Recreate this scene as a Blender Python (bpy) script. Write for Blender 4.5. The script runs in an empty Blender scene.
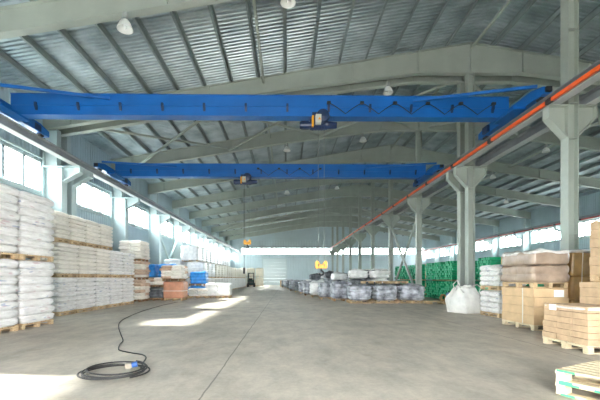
import bpy, bmesh, math, random
from mathutils import Vector, Matrix, noise

random.seed(7)
PI = math.pi
scene = bpy.context.scene
COL = scene.collection
F, VX, VY, CH = 367.0, 286.5, 278.0, 1.35      # focal length in px, vanishing point, camera height


def at(px, Y):
    return (px - VX) * Y / F


def floor_at(px, py):
    Y = F * CH / (py - VY)
    return at(px, Y), Y


# ------------------------------------------------------------------ materials
def lin(h):
    h = h.lstrip('#')
    out = []
    for i in (0, 2, 4):
        c = int(h[i:i + 2], 16) / 255
        out.append(c / 12.92 if c <= .04045 else ((c + .055) / 1.055) ** 2.4)
    return (*out, 1)


def new_mat(name):
    m = bpy.data.materials.new(name)
    m.use_nodes = True
    nt = m.node_tree
    return m, nt, nt.nodes['Principled BSDF']


def mat(name, col, rough=.6, metal=0., var=.12, scale=3., bump=0., bscale=20., coat=0., dark_tone=None, random_tone=0.):
    m, nt, b = new_mat(name)
    N, L = nt.nodes, nt.links
    c = lin(col)
    tc = N.new('ShaderNodeTexCoord')
    nz = N.new('ShaderNodeTexNoise')
    nz.inputs['Scale'].default_value = scale
    nz.inputs['Detail'].default_value = 5
    L.new(tc.outputs['Object'], nz.inputs['Vector'])
    r = N.new('ShaderNodeValToRGB')
    d = lin(dark_tone) if dark_tone else tuple(x * (1 - 2 * var) for x in c[:3]) + (1,)  # low end of the noise ramp
    r.color_ramp.elements[0].color = d
    r.color_ramp.elements[0].position = .25
    r.color_ramp.elements[1].color = tuple(min(1, x * (1 + var)) for x in c[:3]) + (1,)
    r.color_ramp.elements[1].position = .68
    L.new(nz.outputs['Fac'], r.inputs['Fac'])
    out = r.outputs['Color']
    if random_tone:
        oi = N.new('ShaderNodeObjectInfo')
        hs = N.new('ShaderNodeHueSaturation')
        mr = N.new('ShaderNodeMapRange')
        mr.inputs['To Min'].default_value = 1 - random_tone
        mr.inputs['To Max'].default_value = 1 + random_tone * .6
        L.new(oi.outputs['Random'], mr.inputs['Value'])
        L.new(mr.outputs['Result'], hs.inputs['Value'])
        L.new(out, hs.inputs['Color'])
        out = hs.outputs['Color']
    L.new(out, b.inputs['Base Color'])
    b.inputs['Roughness'].default_value = rough
    b.inputs['Metallic'].default_value = metal
    b.inputs['Coat Weight'].default_value = coat
    if bump:
        n2 = N.new('ShaderNodeTexNoise')
        n2.inputs['Scale'].default_value = bscale
        n2.inputs['Detail'].default_value = 3
        L.new(tc.outputs['Object'], n2.inputs['Vector'])
        bp = N.new('ShaderNodeBump')
        bp.inputs['Strength'].default_value = bump
        bp.inputs['Distance'].default_value = .03
        L.new(n2.outputs['Fac'], bp.inputs['Height'])
        L.new(bp.outputs['Normal'], b.inputs['Normal'])
    return m


def sack_mat():
    m, nt, b = new_mat('woven_white_sack')
    N, L = nt.nodes, nt.links
    tc = N.new('ShaderNodeTexCoord')
    oi = N.new('ShaderNodeObjectInfo')
    add = N.new('ShaderNodeVectorMath'); add.operation = 'ADD'
    mul = N.new('ShaderNodeVectorMath'); mul.operation = 'SCALE'
    comb = N.new('ShaderNodeCombineXYZ')
    for k in range(3):
        L.new(oi.outputs['Random'], comb.inputs[k])
    L.new(comb.outputs[0], mul.inputs[0]); mul.inputs['Scale'].default_value = 37.
    L.new(tc.outputs['Object'], add.inputs[0]); L.new(mul.outputs[0], add.inputs[1])
    base = N.new('ShaderNodeValToRGB')
    base.color_ramp.elements[0].color = lin('#d3d0cd'); base.color_ramp.elements[0].position = .3
    base.color_ramp.elements[1].color = lin('#f0eeec'); base.color_ramp.elements[1].position = .7
    n1 = N.new('ShaderNodeTexNoise'); n1.inputs['Scale'].default_value = 4.; n1.inputs['Detail'].default_value = 4
    L.new(add.outputs[0], n1.inputs['Vector']); L.new(n1.outputs['Fac'], base.inputs['Fac'])
    prev = base.outputs['Color']
    for col, sc, lo, off in (('#5f76a8', 3.2, .66, 0.), ('#b98a92', 2.9, .68, 11.)):
        o2 = N.new('ShaderNodeVectorMath'); o2.operation = 'ADD'; o2.inputs[1].default_value = (off, off, off)
        L.new(add.outputs[0], o2.inputs[0])
        n = N.new('ShaderNodeTexNoise'); n.inputs['Scale'].default_value = sc; n.inputs['Detail'].default_value = 1.5
        L.new(o2.outputs[0], n.inputs['Vector'])
        mr = N.new('ShaderNodeMapRange'); mr.inputs['From Min'].default_value = lo; mr.inputs['From Max'].default_value = lo + .05
        L.new(n.outputs['Fac'], mr.inputs['Value'])
        mx = N.new('ShaderNodeMix'); mx.data_type = 'RGBA'
        ml = N.new('ShaderNodeMath'); ml.operation = 'MULTIPLY'; ml.inputs[1].default_value = .5
        L.new(mr.outputs['Result'], ml.inputs[0]); L.new(ml.outputs[0], mx.inputs['Factor'])
        L.new(prev, mx.inputs['A']); mx.inputs['B'].default_value = lin(col)
        prev = mx.outputs['Result']
    L.new(prev, b.inputs['Base Color'])
    b.inputs['Roughness'].default_value = .45
    n3 = N.new('ShaderNodeTexNoise'); n3.inputs['Scale'].default_value = 9.; n3.inputs['Detail'].default_value = 3
    L.new(add.outputs[0], n3.inputs['Vector'])
    bp = N.new('ShaderNodeBump'); bp.inputs['Strength'].default_value = .5; bp.inputs['Distance'].default_value = .03
    L.new(n3.outputs['Fac'], bp.inputs['Height']); L.new(bp.outputs['Normal'], b.inputs['Normal'])
    return m


def floor_mat():
    m, nt, b = new_mat('worn_concrete')
    N, L = nt.nodes, nt.links
    tc = N.new('ShaderNodeTexCoord')

    def nz(scale, detail=6, rough=.6, stretch=(1, 1, 1)):
        mp = N.new('ShaderNodeMapping'); mp.inputs['Scale'].default_value = stretch
        L.new(tc.outputs['Object'], mp.inputs['Vector'])
        n = N.new('ShaderNodeTexNoise'); n.inputs['Scale'].default_value = scale
        n.inputs['Detail'].default_value = detail; n.inputs['Roughness'].default_value = rough
        L.new(mp.outputs[0], n.inputs['Vector'])
        return n.outputs['Fac']

    def ramp(f, a, ca, bb, cb):
        r = N.new('ShaderNodeValToRGB')
        r.color_ramp.elements[0].position = a; r.color_ramp.elements[0].color = ca
        r.color_ramp.elements[1].position = bb; r.color_ramp.elements[1].color = cb
        L.new(f, r.inputs['Fac'])
        return r.outputs['Color']

    def mix(kind, fac, A, B):
        x = N.new('ShaderNodeMix'); x.data_type = 'RGBA'; x.blend_type = kind
        if hasattr(fac, 'links'):
            L.new(fac, x.inputs['Factor'])
        else:
            x.inputs['Factor'].default_value = fac
        L.new(A, x.inputs['A'])
        if hasattr(B, 'links'):
            L.new(B, x.inputs['B'])
        else:
            x.inputs['B'].default_value = B
        return x.outputs['Result']
    c = ramp(nz(.35), .3, lin('#aea69a'), .7, lin('#c9c0b2'))
    g = ramp(nz(2.2, 8, .7, (1, .5, 1)), .3, (.55, .55, .55, 1), .7, (1.12, 1.09, 1.05, 1))
    c = mix('MULTIPLY', .8, c, g)
    g = ramp(nz(14, 6, .7), .35, (.82, .82, .82, 1), .65, (1.05, 1.05, 1.05, 1))
    c = mix('MULTIPLY', .6, c, g)
    st = ramp(nz(.9, 7, .7, (1, .55, 1)), .6, (0, 0, 0, 1), .72, (.5, .5, .5, 1))
    c = mix('MIX', st, c, lin('#8d7b68'))
    # saw-cut joints: x = -0.96 + 6k, y = 3.4 + 6k
    sep = N.new('ShaderNodeSeparateXYZ'); L.new(tc.outputs['Object'], sep.inputs[0])
    wob = nz(1.3, 3)

    def joint(out, off, w):
        a = N.new('ShaderNodeMath'); a.operation = 'ADD'; a.inputs[1].default_value = off; L.new(out, a.inputs[0])
        wv = N.new('ShaderNodeMath'); wv.operation = 'MULTIPLY_ADD'; wv.inputs[1].default_value = .05
        L.new(wob, wv.inputs[0]); L.new(a.outputs[0], wv.inputs[2])
        p = N.new('ShaderNodeMath'); p.operation = 'PINGPONG'; p.inputs[1].default_value = 3.; L.new(wv.outputs[0], p.inputs[0])
        q = N.new('ShaderNodeMath'); q.operation = 'LESS_THAN'; q.inputs[1].default_value = w; L.new(p.outputs[0], q.inputs[0])
        return q.outputs[0]
    jx = joint(sep.outputs['X'], .94, .011)
    jy = joint(sep.outputs['Y'], -2.9, .008)
    mk = N.new('ShaderNodeMath'); mk.operation = 'MAXIMUM'; L.new(jx, mk.inputs[0])
    sm = N.new('ShaderNodeMath'); sm.operation = 'MULTIPLY'; sm.inputs[1].default_value = .45; L.new(jy, sm.inputs[0])
    L.new(sm.outputs[0], mk.inputs[1])
    mk2 = N.new('ShaderNodeMath'); mk2.operation = 'MULTIPLY'; mk2.inputs[1].default_value = .75; L.new(mk.outputs[0], mk2.inputs[0])
    c = mix('MIX', mk2.outputs[0], c, lin('#5c5853'))
    L.new(c, b.inputs['Base Color'])
    rr = N.new('ShaderNodeMapRange'); rr.inputs['To Min'].default_value = .42; rr.inputs['To Max'].default_value = .75
    L.new(nz(1.7), rr.inputs['Value']); L.new(rr.outputs['Result'], b.inputs['Roughness'])
    bp = N.new('ShaderNodeBump'); bp.inputs['Strength'].default_value = .15; bp.inputs['Distance'].default_value = .01
    L.new(nz(25, 4), bp.inputs['Height']); L.new(bp.outputs['Normal'], b.inputs['Normal'])
    return m


def glass_mat():
    m = bpy.data.materials.new('window_glass'); m.use_nodes = True
    nt = m.node_tree; N, L = nt.nodes, nt.links
    N.remove(N['Principled BSDF'])
    t = N.new('ShaderNodeBsdfTransparent'); t.inputs['Color'].default_value = (.93, .97, .97, 1)
    g = N.new('ShaderNodeBsdfGlossy'); g.inputs['Roughness'].default_value = .05
    x = N.new('ShaderNodeMixShader')
    x.inputs[0].default_value = .06
    L.new(t.outputs[0], x.inputs[1]); L.new(g.outputs[0], x.inputs[2])
    L.new(x.outputs[0], N['Material Output'].inputs['Surface'])
    return m


M = dict(
    floor=floor_mat(), glass=glass_mat(), sack=sack_mat(),
    steel=mat('painted_grey_steel', '#a3aba2', .5, 0, .06, 1.2),
    steel_wall=mat('painted_pale_steel', '#b4c4c6', .5, 0, .05, 1.2),
    purlin=mat('galvanised_purlin', '#7f8c8c', .5, 0., .08, 2.),
    roof=mat('galvanised_roof_sheet', '#b0bcc0', .42, .68, .12, 1.1, dark_tone='#85949b'),
    wall=mat('blue_grey_wall_sheet', '#a9bcc4', .55, 0, .05, .7),
    wall_back=mat('pale_back_wall_sheet', '#b9c9cf', .55, 0, .05, .4),
    frame=mat('white_window_frame', '#c3cdcf', .5, 0, .04),
    mullion=mat('grey_window_mullion', '#6f7c80', .5, 0, .04),
    door=mat('pale_door_panel', '#c3d0d2', .5, 0, .04, .8),
    runway=mat('grey_runway_steel', '#8f959a', .5, 0, .08, 2.),
    runway_flange=mat('lit_runway_flange', '#b9bdbe', .5, 0, .06, 2.),  # paler than the web: light on the flange is put into its colour
    orange=mat('orange_conductor_cover', '#ee5f1d', .45, 0, .08, 4.),
    red=mat('red_conductor_cover', '#bf4a42', .5, 0, .1, 4.),
    black=mat('black_rubber', '#26282b', .6, 0, .1, 8.),
    blue=mat('blue_crane_paint', '#0761b0', .42, 0, .07, 1.5, coat=.2),
    blue_dark=mat('dark_blue_hoist_paint', '#102c56', .42, 0, .12, 6., coat=.2),
    grey_box=mat('pale_grey_enclosure', '#c4c5bd', .5, 0, .05),
    yellow=mat('yellow_hook_paint', '#f0a818', .45, 0, .12, 8.),
    amber=mat('amber_warning_sign', '#e79a2a', .5, 0, .05),
    rope=mat('steel_wire_rope', '#8d9290', .4, .3, .05),
    wood=mat('pallet_wood', '#cbb08a', .75, 0, .2, 5., .2, 30., random_tone=.12),
    wood_new=mat('fresh_pallet_wood', '#ddcdac', .72, 0, .1, 6., .2, 30., random_tone=.06),
    wood_dark=mat('weathered_pallet_wood', '#9c7a56', .8, 0, .2, 5., random_tone=.12),
    green_paint=mat('green_marking_paint', '#4fb57e', .6, 0, .1, 8.),
    card=mat('brown_cardboard', '#c2a584', .72, 0, .1, 6., .15, 25., random_tone=.06),
    card_pale=mat('pale_cardboard_sheets', '#cfb088', .7, 0, .07, 4., .1, 20.),
    card_dark=mat('brown_wrapped_cardboard', '#a08c7a', .35, 0, .14, 5., .5, 9., coat=.35),
    card_ochre=mat('ochre_wrapped_cardboard', '#a8854f', .35, 0, .16, 5., .4, 9., coat=.35),
    film_white=mat('white_stretch_film', '#e6e6e4', .3, 0, .09, 5., .5, 10., coat=.3, random_tone=.05),
    film_clear=mat('milky_stretch_film', '#dcd8d2', .25, 0, .1, 7., .6, 12., coat=.4),
    film_grey=mat('grey_film_wrapped_sacks', '#b9bcc4', .3, 0, .1, 3.2, .9, 6., coat=.35, dark_tone='#34373e', random_tone=.12),  # light and dark of the film's crumples put into the colour
    film_dark=mat('dark_film_wrapped_sacks', '#74797f', .28, 0, .1, 5., .8, 7., coat=.4, dark_tone='#24282e', random_tone=.15),
    film_beige=mat('cream_film_wrapped_sacks', '#dad2c0', .35, 0, .1, 5., .4, 9., coat=.2, random_tone=.05),
    sack_tan=mat('cream_paper_sack', '#e9e3d9', .5, 0, .07, 5., .4, 9., random_tone=.08),
    sack_rose=mat('rosy_tan_paper_sack', '#cfb39c', .6, 0, .14, 5., .4, 9., random_tone=.08),
    film_blue=mat('bright_blue_film', '#2588d6', .3, 0, .14, 6., .6, 9., coat=.4),
    terracotta=mat('terracotta_wrapped_carton', '#c98e70', .45, 0, .1, 4., .3, 9., coat=.2),
    bulkbag=mat('white_woven_bulk_bag', '#d9d7d2', .6, 0, .08, 4., .5, 8.),
    green_pipe=mat('green_plastic_pipe', '#12a06c', .4, 0, .12, 3., random_tone=.3),
    green_end=mat('pale_green_pipe_end', '#58bd92', .5, 0, .2, 30.),
    truck=mat('dark_green_forklift_paint', '#17493f', .4, 0, .1, 4.),
    lamp=mat('white_lamp_reflector', '#e8ebe9', .4, 0, .03),
    lamp_grey=mat('grey_lamp_housing', '#9fa5a4', .5, 0, .05),
    cable=mat('black_power_cable', '#2b2a2a', .6, 0, .15, 20.),
    plug_blue=mat('blue_industrial_plug', '#174a8c', .45, 0, .08),
    plug_grey=mat('grey_socket_housing', '#857c6c', .55, 0, .08),
    paper=mat('white_paper_label', '#eceeee', .6, 0, .03),
    strap=mat('pale_packing_strap', '#ded9cc', .5, 0, .03),
    jute=mat('tan_rope', '#b59468', .8, 0, .15, 20.),
    drum=mat('blue_grey_canister', '#5a7fa3', .45, 0, .08),
)


# ------------------------------------------------------------------ mesh helpers
class MB:
    def __init__(self):
        self.bm = bmesh.new()

    def box(self, c, s, rz=0., mtx=None):
        m = Matrix.Translation(c) @ Matrix.Rotation(rz, 4, 'Z')
        if mtx is not None:
            m = Matrix.Translation(c) @ mtx
        m = m @ Matrix.Diagonal((s[0], s[1], s[2], 1))
        bmesh.ops.create_cube(self.bm, size=1, matrix=m)
        return self

    def span(self, x0, x1, y0, y1, z0, z1):
        return self.box(((x0 + x1) / 2, (y0 + y1) / 2, (z0 + z1) / 2), (abs(x1 - x0), abs(y1 - y0), abs(z1 - z0)))

    def bar(self, a, b, w, h):
        a, b = Vector(a), Vector(b)
        d = b - a
        q = d.to_track_quat('Y', 'Z').to_matrix().to_4x4()
        m = Matrix.Translation((a + b) / 2) @ q @ Matrix.Diagonal((w, d.length, h, 1))
        bmesh.ops.create_cube(self.bm, size=1, matrix=m)
        return self

    def cyl(self, a, b, r, r2=None, seg=14):
        a, b = Vector(a), Vector(b)
        d = b - a
        q = d.to_track_quat('Z', 'Y').to_matrix().to_4x4()
        bmesh.ops.create_cone(self.bm, cap_ends=True, segments=seg, radius1=r, radius2=r if r2 is None else r2, depth=d.length,
                              matrix=Matrix.Translation((a + b) / 2) @ q)
        return self

    def prism(self, pts, axis, a, b):
        """polygon (u, v) extruded from a to b along axis: 'y' -> (u=x, v=z), 'x' -> (u=y, v=z), 'z' -> (u=x, v=y)"""
        def P(u, v, t):
            return {'y': (u, t, v), 'x': (t, u, v), 'z': (u, v, t)}[axis]
        A = [self.bm.verts.new(P(u, v, a)) for u, v in pts]
        B = [self.bm.verts.new(P(u, v, b)) for u, v in pts]
        n = len(pts)
        self.bm.faces.new(A); self.bm.faces.new(list(reversed(B)))
        for i in range(n):
            self.bm.faces.new((A[i], B[i], B[(i + 1) % n], A[(i + 1) % n]))
        return self

    def tube(self, pts, r, seg=8, closed=False):
        P = [Vector(p) for p in pts]
        rings = []
        n = len(P)
        for i, p in enumerate(P):
            a = P[i - 1] if i or closed else P[i]
            b = P[(i + 1) % n] if i < n - 1 or closed else P[i]
            t = (b - a).normalized()
            up = Vector((0, 0, 1)) if abs(t.z) < .95 else Vector((1, 0, 0))
            s = t.cross(up).normalized(); u = s.cross(t)
            rings.append([self.bm.verts.new(p + (s * math.cos(2 * PI * k / seg) + u * math.sin(2 * PI * k / seg)) * r) for k in range(seg)])
        for i in range(n if closed else n - 1):
            A, B = rings[i], rings[(i + 1) % n]
            for k in range(seg):
                self.bm.faces.new((A[k], A[(k + 1) % seg], B[(k + 1) % seg], B[k]))
        if not closed:
            self.bm.faces.new(rings[0]); self.bm.faces.new(list(reversed(rings[-1])))
        return self

    def lathe(self, prof, c=(0, 0, 0), seg=24):
        rings = []
        for r, z in prof:
            rings.append([self.bm.verts.new((c[0] + r * math.cos(2 * PI * k / seg), c[1] + r * math.sin(2 * PI * k / seg), c[2] + z)) for k in range(seg)])
        for A, B in zip(rings, rings[1:]):
            for k in range(seg):
                self.bm.faces.new((A[k], A[(k + 1) % seg], B[(k + 1) % seg], B[k]))
        self.bm.faces.new(list(reversed(rings[0]))); self.bm.faces.new(rings[-1])
        return self

    def gridbox(self, nx, ny, nz, f):
        """surface lattice of a box, every point (u, v, w in -1..1) sent through f"""
        V = {}

        def g(i, j, k):
            if (i, j, k) not in V:
                V[i, j, k] = self.bm.verts.new(f(2 * i / nx - 1, 2 * j / ny - 1, 2 * k / nz - 1))
            return V[i, j, k]
        for k, fl in ((0, 1), (nz, 0)):
            for i in range(nx):
                for j in range(ny):
                    q = [g(i, j, k), g(i + 1, j, k), g(i + 1, j + 1, k), g(i, j + 1, k)]
                    self.bm.faces.new(q[::-1] if fl else q)
        for j, fl in ((0, 0), (ny, 1)):
            for i in range(nx):
                for k in range(nz):
                    q = [g(i, j, k), g(i + 1, j, k), g(i + 1, j, k + 1), g(i, j, k + 1)]
                    self.bm.faces.new(q[::-1] if fl else q)
        for i, fl in ((0, 1), (nx, 0)):
            for j in range(ny):
                for k in range(nz):
                    q = [g(i, j, k), g(i, j + 1, k), g(i, j + 1, k + 1), g(i, j, k + 1)]
                    self.bm.faces.new(q[::-1] if fl else q)
        return self

    def mesh(self, name, m, smooth=False):
        me = bpy.data.meshes.new(name)
        bmesh.ops.recalc_face_normals(self.bm, faces=self.bm.faces)
        self.bm.to_mesh(me); self.bm.free()
        for mm in (m if isinstance(m, (list, tuple)) else [m]):
            me.materials.append(mm)
        if smooth:
            me.polygons.foreach_set('use_smooth', [True] * len(me.polygons))
        return me

    def build(self, name, m, parent=None, loc=None, rz=0., smooth=False):
        o = bpy.data.objects.new(name, self.mesh(name, m, smooth))
        COL.objects.link(o)
        if parent is not None:
            o.parent = parent
        if loc is not None:
            o.location = loc
        o.rotation_euler.z = rz
        return o


def put(name, me, parent=None, loc=(0, 0, 0), rz=0., scale=None):
    o = bpy.data.objects.new(name, me)
    COL.objects.link(o)
    o.parent = parent
    o.location = loc
    o.rotation_euler.z = rz
    if scale is not None:
        o.scale = scale
    return o


def tag(o, label, cat, group=None, kind='thing'):
    o['label'] = label
    o['category'] = cat
    o['kind'] = kind
    if group:
        o['group'] = group
    return o


def E(name, loc, label, cat, group=None, rz=0., kind='thing'):
    o = bpy.data.objects.new(name, None)
    o.empty_display_size = .2
    COL.objects.link(o)
    o.location = loc
    o.rotation_euler.z = rz
    return tag(o, label, cat, group, kind)


def S(o, label, cat):
    return tag(o, label, cat, None, 'structure')


ORD = ['first', 'second', 'third', 'fourth', 'fifth', 'sixth', 'seventh', 'eighth', 'ninth', 'tenth', 'eleventh', 'twelfth',
       'thirteenth', 'fourteenth', 'fifteenth', 'sixteenth', 'seventeenth', 'eighteenth', 'nineteenth', 'twentieth']

# ------------------------------------------------------------------ the hall's measures
XW, XR, XC = -10.8, 27.0, 8.1          # window wall, far side wall, ridge and middle column row
Y0, YB = -6.0, 70.5                    # front end, back wall
RIDGE, SL = 11.7, .165                 # rafter top at the ridge, slope
FRAMES = [-1.5, 4.5, 10.5, 16.2, 16.95, 22.5, 28.5, 34.5, 40.5, 46.5, 52.5, 58.5, 64.5]
SEEN = FRAMES[2:]


def rtop(x):
    return RIDGE - SL * abs(x - XC)


def rbot(x):
    d = abs(x - XC)
    pts = [(0, 10.35), (2.3, 10.35), (8.1, 9.62), (16.3, 8.27), (18.9, 7.84)]
    for (a, za), (b, zb) in zip(pts, pts[1:]):
        if d <= b:
            return za + (zb - za) * (d - a) / (b - a)
    return 7.84


# ------------------------------------------------------------------ setting
S(MB().span(XW - .3, XR + .3, Y0, YB + .3, -.3, 0).build('floor', M['floor']), 'worn grey concrete floor with saw-cut joints and stains', 'floor')


def ribbed(mb, rects, plane, pos, out, period=.24, amp=.035):
    """ribbed sheet: rects (a0, a1, z0, z1) in a wall plane; 'x' walls run along y"""
    for a0, a1, z0, z1 in rects:
        n = max(1, round((a1 - a0) / period))
        p = (a1 - a0) / n
        line = []
        for k in range(n):
            for t, h in ((0, 0), (.55, 0), (.65, 1), (.9, 1)):
                line.append((a0 + (k + t) * p, h * amp * out))
        line.append((a1, 0))
        back = -.12 * out
        lo, hi, lob, hib = [], [], [], []
        for a, h in line:
            P = (lambda d, z: (pos + d, a, z)) if plane == 'x' else (lambda d, z: (a, pos + d, z))
            lo.append(mb.bm.verts.new(P(h, z0))); hi.append(mb.bm.verts.new(P(h, z1)))
        for i in range(len(line) - 1):
            mb.bm.faces.new((lo[i], lo[i + 1], hi[i + 1], hi[i]))
        if plane == 'x':
            mb.span(pos + back, pos - .02 * out, a0, a1, z0, z1)
        else:
            mb.span(a0, a1, pos + back, pos - .02 * out, z0, z1)
    return mb


WZ0, WZ1 = 5.1, 6.48                   # side windows
BZ0, BZ1 = 5.86, 7.1                    # back windows
bays = [(a, b) for a, b in zip(FRAMES, FRAMES[1:] + [YB]) if b - a > 2]
for x, out, name, lab in ((XW, 1, 'wall_left', 'blue-grey ribbed sheet wall behind the white sack stacks'), (XR, -1, 'wall_right', 'blue-grey ribbed sheet wall beyond the green pipes')):
    rects = [(Y0, YB, 0, WZ0), (Y0, YB, WZ1, 8.82)]
    last = Y0
    for a, b in bays:
        rects.append((last, a + .08, WZ0, WZ1)); last = b - .08
    rects.append((last, YB, WZ0, WZ1))
    S(ribbed(MB(), rects, 'x', x, out).build(name, M['wall']), lab, 'wall')

# back wall with the door opening and the window strip
DX0, DX1, DZ = -4.6, .05, 5.0
bw = MB()
rects = [(XW, DX0, 0, BZ0), (DX1, XR, 0, BZ0), (DX0, DX1, DZ, BZ0), (XW, -8.7, BZ0, BZ1), (XR - .6, XR, BZ0, BZ1), (XW, XR, BZ1, 8.5)]
ribbed(bw, rects, 'y', YB, -1, .5, .04)
bw.prism([(XW, 8.5), (XW, rtop(XW) + .2), (XC, RIDGE + .2), (XR, rtop(XR) + .2), (XR, 8.5)], 'y', YB, YB + .1)
S(bw.build('wall_back', M['wall_back']), 'pale blue-grey sheet gable wall at the back of the hall', 'wall')

fw = MB()  # unseen end wall; its opening is added and sized to let in sky light
ribbed(fw, [(XW, -4., 0, 8.6), (4., XR, 0, 8.6), (-4., 4., 5., 8.6)], 'y', Y0, 1, .5, .04)
fw.prism([(XW, 8.6), (XW, rtop(XW) + .2), (XC, RIDGE + .2), (XR, rtop(XR) + .2), (XR, 8.6)], 'y', Y0 - .1, Y0)
S(fw.build('wall_front', M['wall_back']), 'unseen blue-grey sheet wall behind the camera, with an opening added for light', 'wall')

wcount = [0]


def window(plane, pos, a0, a1, z0, z1, npane, label, inn):
    wcount[0] += 1
    c = (a0 + a1) / 2
    loc = (pos, c, z0) if plane == 'x' else (c, pos, z0)
    w = E('window_%d' % wcount[0], loc, label, 'window', kind='structure')
    w2, h = (a1 - a0) / 2, z1 - z0

    def sp(mb, u0, u1, d0, d1, v0, v1):
        return mb.span(d0, d1, u0, u1, v0, v1) if plane == 'x' else mb.span(u0, u1, d0, d1, v0, v1)
    fr = MB()
    for (u0, u1, v0, v1) in ((-w2, w2, 0, .07), (-w2, w2, h - .07, h), (-w2, -w2 + .07, 0, h), (w2 - .07, w2, 0, h)):
        sp(fr, u0, u1, -.06, .06, v0, v1)
    sp(fr, -w2, w2, 0, inn * .13, -.05, 0)
    fr.build('frame', M['frame'], w)
    for k in range(1, npane):
        u = -w2 + 2 * w2 * k / npane
        sp(MB(), u - .06, u + .06, -.1, .1, .07, h - .07).build('mullion', M['mullion'], w)
    sp(MB(), -w2 + .07, w2 - .07, -.006, .006, .07, h - .07).build('pane', M['glass'], w)


for k, (a, b) in enumerate(bays):
    if b < 0:
        continue
    window('x', XW - .03, a + .08, b - .08, WZ0, WZ1, 5, 'strip of bright panes in the sack-side wall, %s bay from the camera end' % ORD[k], 1)
for k, (a, b) in enumerate(bays):
    if a < 4:
        continue
    window('x', XR + .03, a + .08, b - .08, WZ0, WZ1, 5, 'strip of bright panes in the wall beyond the pipes, %s bay from the camera' % ORD[k], -1)
for k in range(6):
    a = -8.7 + k * 5.85
    window('y', YB + .03, a, a + 5.85, BZ0, BZ1, 6, 'bright window strip high in the back wall, %s from the sack side' % ORD[k], -1)

d = E('door_1', ((DX0 + DX1) / 2, YB, 0), 'tall pale sectional gate in the back wall', 'door', kind='structure')
dw = (DX1 - DX0) / 2
for k in range(8):
    MB().span(-dw + .02, dw - .02, .03, .1, k * DZ / 8 + .002, (k + 1) * DZ / 8 - .002).build('door_panel', M['door'], d)
for s in (-1, 1):
    MB().span(s * dw - .1, s * dw + .1, -.12, -.03, 0, DZ + .9).build('guide_rail', M['steel_wall'], d)
MB().span(-dw - .1, dw + .1, -.14, -.04, DZ - .05, DZ + .2).build('lintel', M['steel_wall'], d)

# roof sheets: trapezoid ribs run down the slope
for name, xe, lab in (('ceiling', XW - .4, 'ribbed metal roof sheeting over the sack side'), ('ceiling.001', XR + .4, 'ribbed metal roof sheeting over the pipe side')):
    mb = MB()
    per, line = .19, []
    n = int((YB + .3 - Y0) / per)
    for k in range(n):
        for t, h in ((0, 0), (.4, 0), (.52, 1), (.88, 1)):
            line.append((Y0 + (k + t) * per, h * .045))
    A = [mb.bm.verts.new((XC, y, RIDGE + .21 + h)) for y, h in line]
    B = [mb.bm.verts.new((xe, y, rtop(xe) + .21 + h)) for y, h in line]
    A2 = [mb.bm.verts.new((XC, y, RIDGE + .30)) for y, h in (line[0], line[-1])]
    B2 = [mb.bm.verts.new((xe, y, rtop(xe) + .30)) for y, h in (line[0], line[-1])]
    for i in range(len(line) - 1):
        mb.bm.faces.new((A[i], A[i + 1], B[i + 1], B[i]))
    mb.bm.faces.new((A2[0], A2[1], B2[1], B2[0]))
    S(mb.build(name, M['roof']), lab, 'ceiling')

# purlins (Z section) on the rafters
for side, lab in ((-1, 'over the sack side'), (1, 'over the pipe side')):
    for k in range(15):
        x = XC + side * (1.02 + 1.19 * k)
        z = rtop(x) + .012
        pr = [(-.07, 0), (.006, 0), (.006, .188), (.07, .188), (.07, .196), (-.006, .196), (-.006, .01), (-.07, .01)]
        o = MB().prism([(u * -side, v) for u, v in pr], 'y', 0, YB - .1 - Y0).build('roof_purlin', M['purlin'], None, (x, Y0 + .02, z))
        tag(o, 'thin steel roof purlin %s, %s down from the ridge' % (lab, ORD[k]), 'purlin', 'roof purlins')

# wall girts above the windows
for x, s in ((XW, 1), (XR, -1)):
    for z in (WZ0 - .16, WZ1 + .08):
        o = MB().span(x + s * .05, x + s * .13, Y0, YB - .2, z, z + .08).build('trim_%d' % (1 + (z > 6) + 2 * (s < 0)), M['steel_wall'])
        S(o, 'pale steel rail %s the window strip on the %s wall' % ('above' if z > 6 else 'under', 'sack-side' if s > 0 else 'pipe-side'), 'trim')

# ------------------------------------------------------------------ steel frame
NAMEF = {10.5: 'the first frame', 16.2: 'the front twin frame', 16.95: 'the rear twin frame'}
for i, y in enumerate(FRAMES[5:]):
    NAMEF[y] = 'frame %s beyond the twins' % ORD[i]


def section(x):
    return rtop(x), rbot(x)


for y in SEEN:
    r = E('roof_rafter', (XC, y, 0), 'haunched grey steel rafter of %s' % NAMEF[y], 'rafter', 'roof rafters')
    xs = [-18.85, -17.6, -16.3, -8.1, -2.3, 0, 2.3, 8.1, 16.3, 17.6, 18.85]
    up = [(x, rtop(XC + x)) for x in xs]
    lo = [(x, rbot(XC + x)) for x in xs]
    MB().prism([(x, z - .02) for x, z in up] + [(x, z + .02) for x, z in reversed(lo)], 'y', -.012, .012).build('web', M['steel'], r)
    t = MB(); t.prism(up + [(x, z - .022) for x, z in reversed(up)], 'y', -.12, .12); t.build('top_flange', M['steel'], r)
    t = MB(); t.prism([(x, z + .025) for x, z in lo] + list(reversed(lo)), 'y', -.13, .13); t.build('bottom_flange', M['steel'], r)
    if y < 36:
        for x in (-17.6, -11.5, -5.2, -2.3, 0, 2.3, 5.2, 11.5):
            MB().span(x - .012, x + .012, -.11, .11, rbot(XC + x) + .03, rtop(XC + x) - .03).build('stiffener_plate', M['steel'], r)


def hcol(mb, x0, x1, w, z0, z1, t=.02):
    """H section: flanges at x0 and x1 (width w along y), web between"""
    mb.span(x0, x0 + t, -w / 2, w / 2, z0, z1).span(x1 - t, x1, -w / 2, w / 2, z0, z1).span(x0 + t, x1 - t, -t / 2, t / 2, z0, z1)
    return mb


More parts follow.
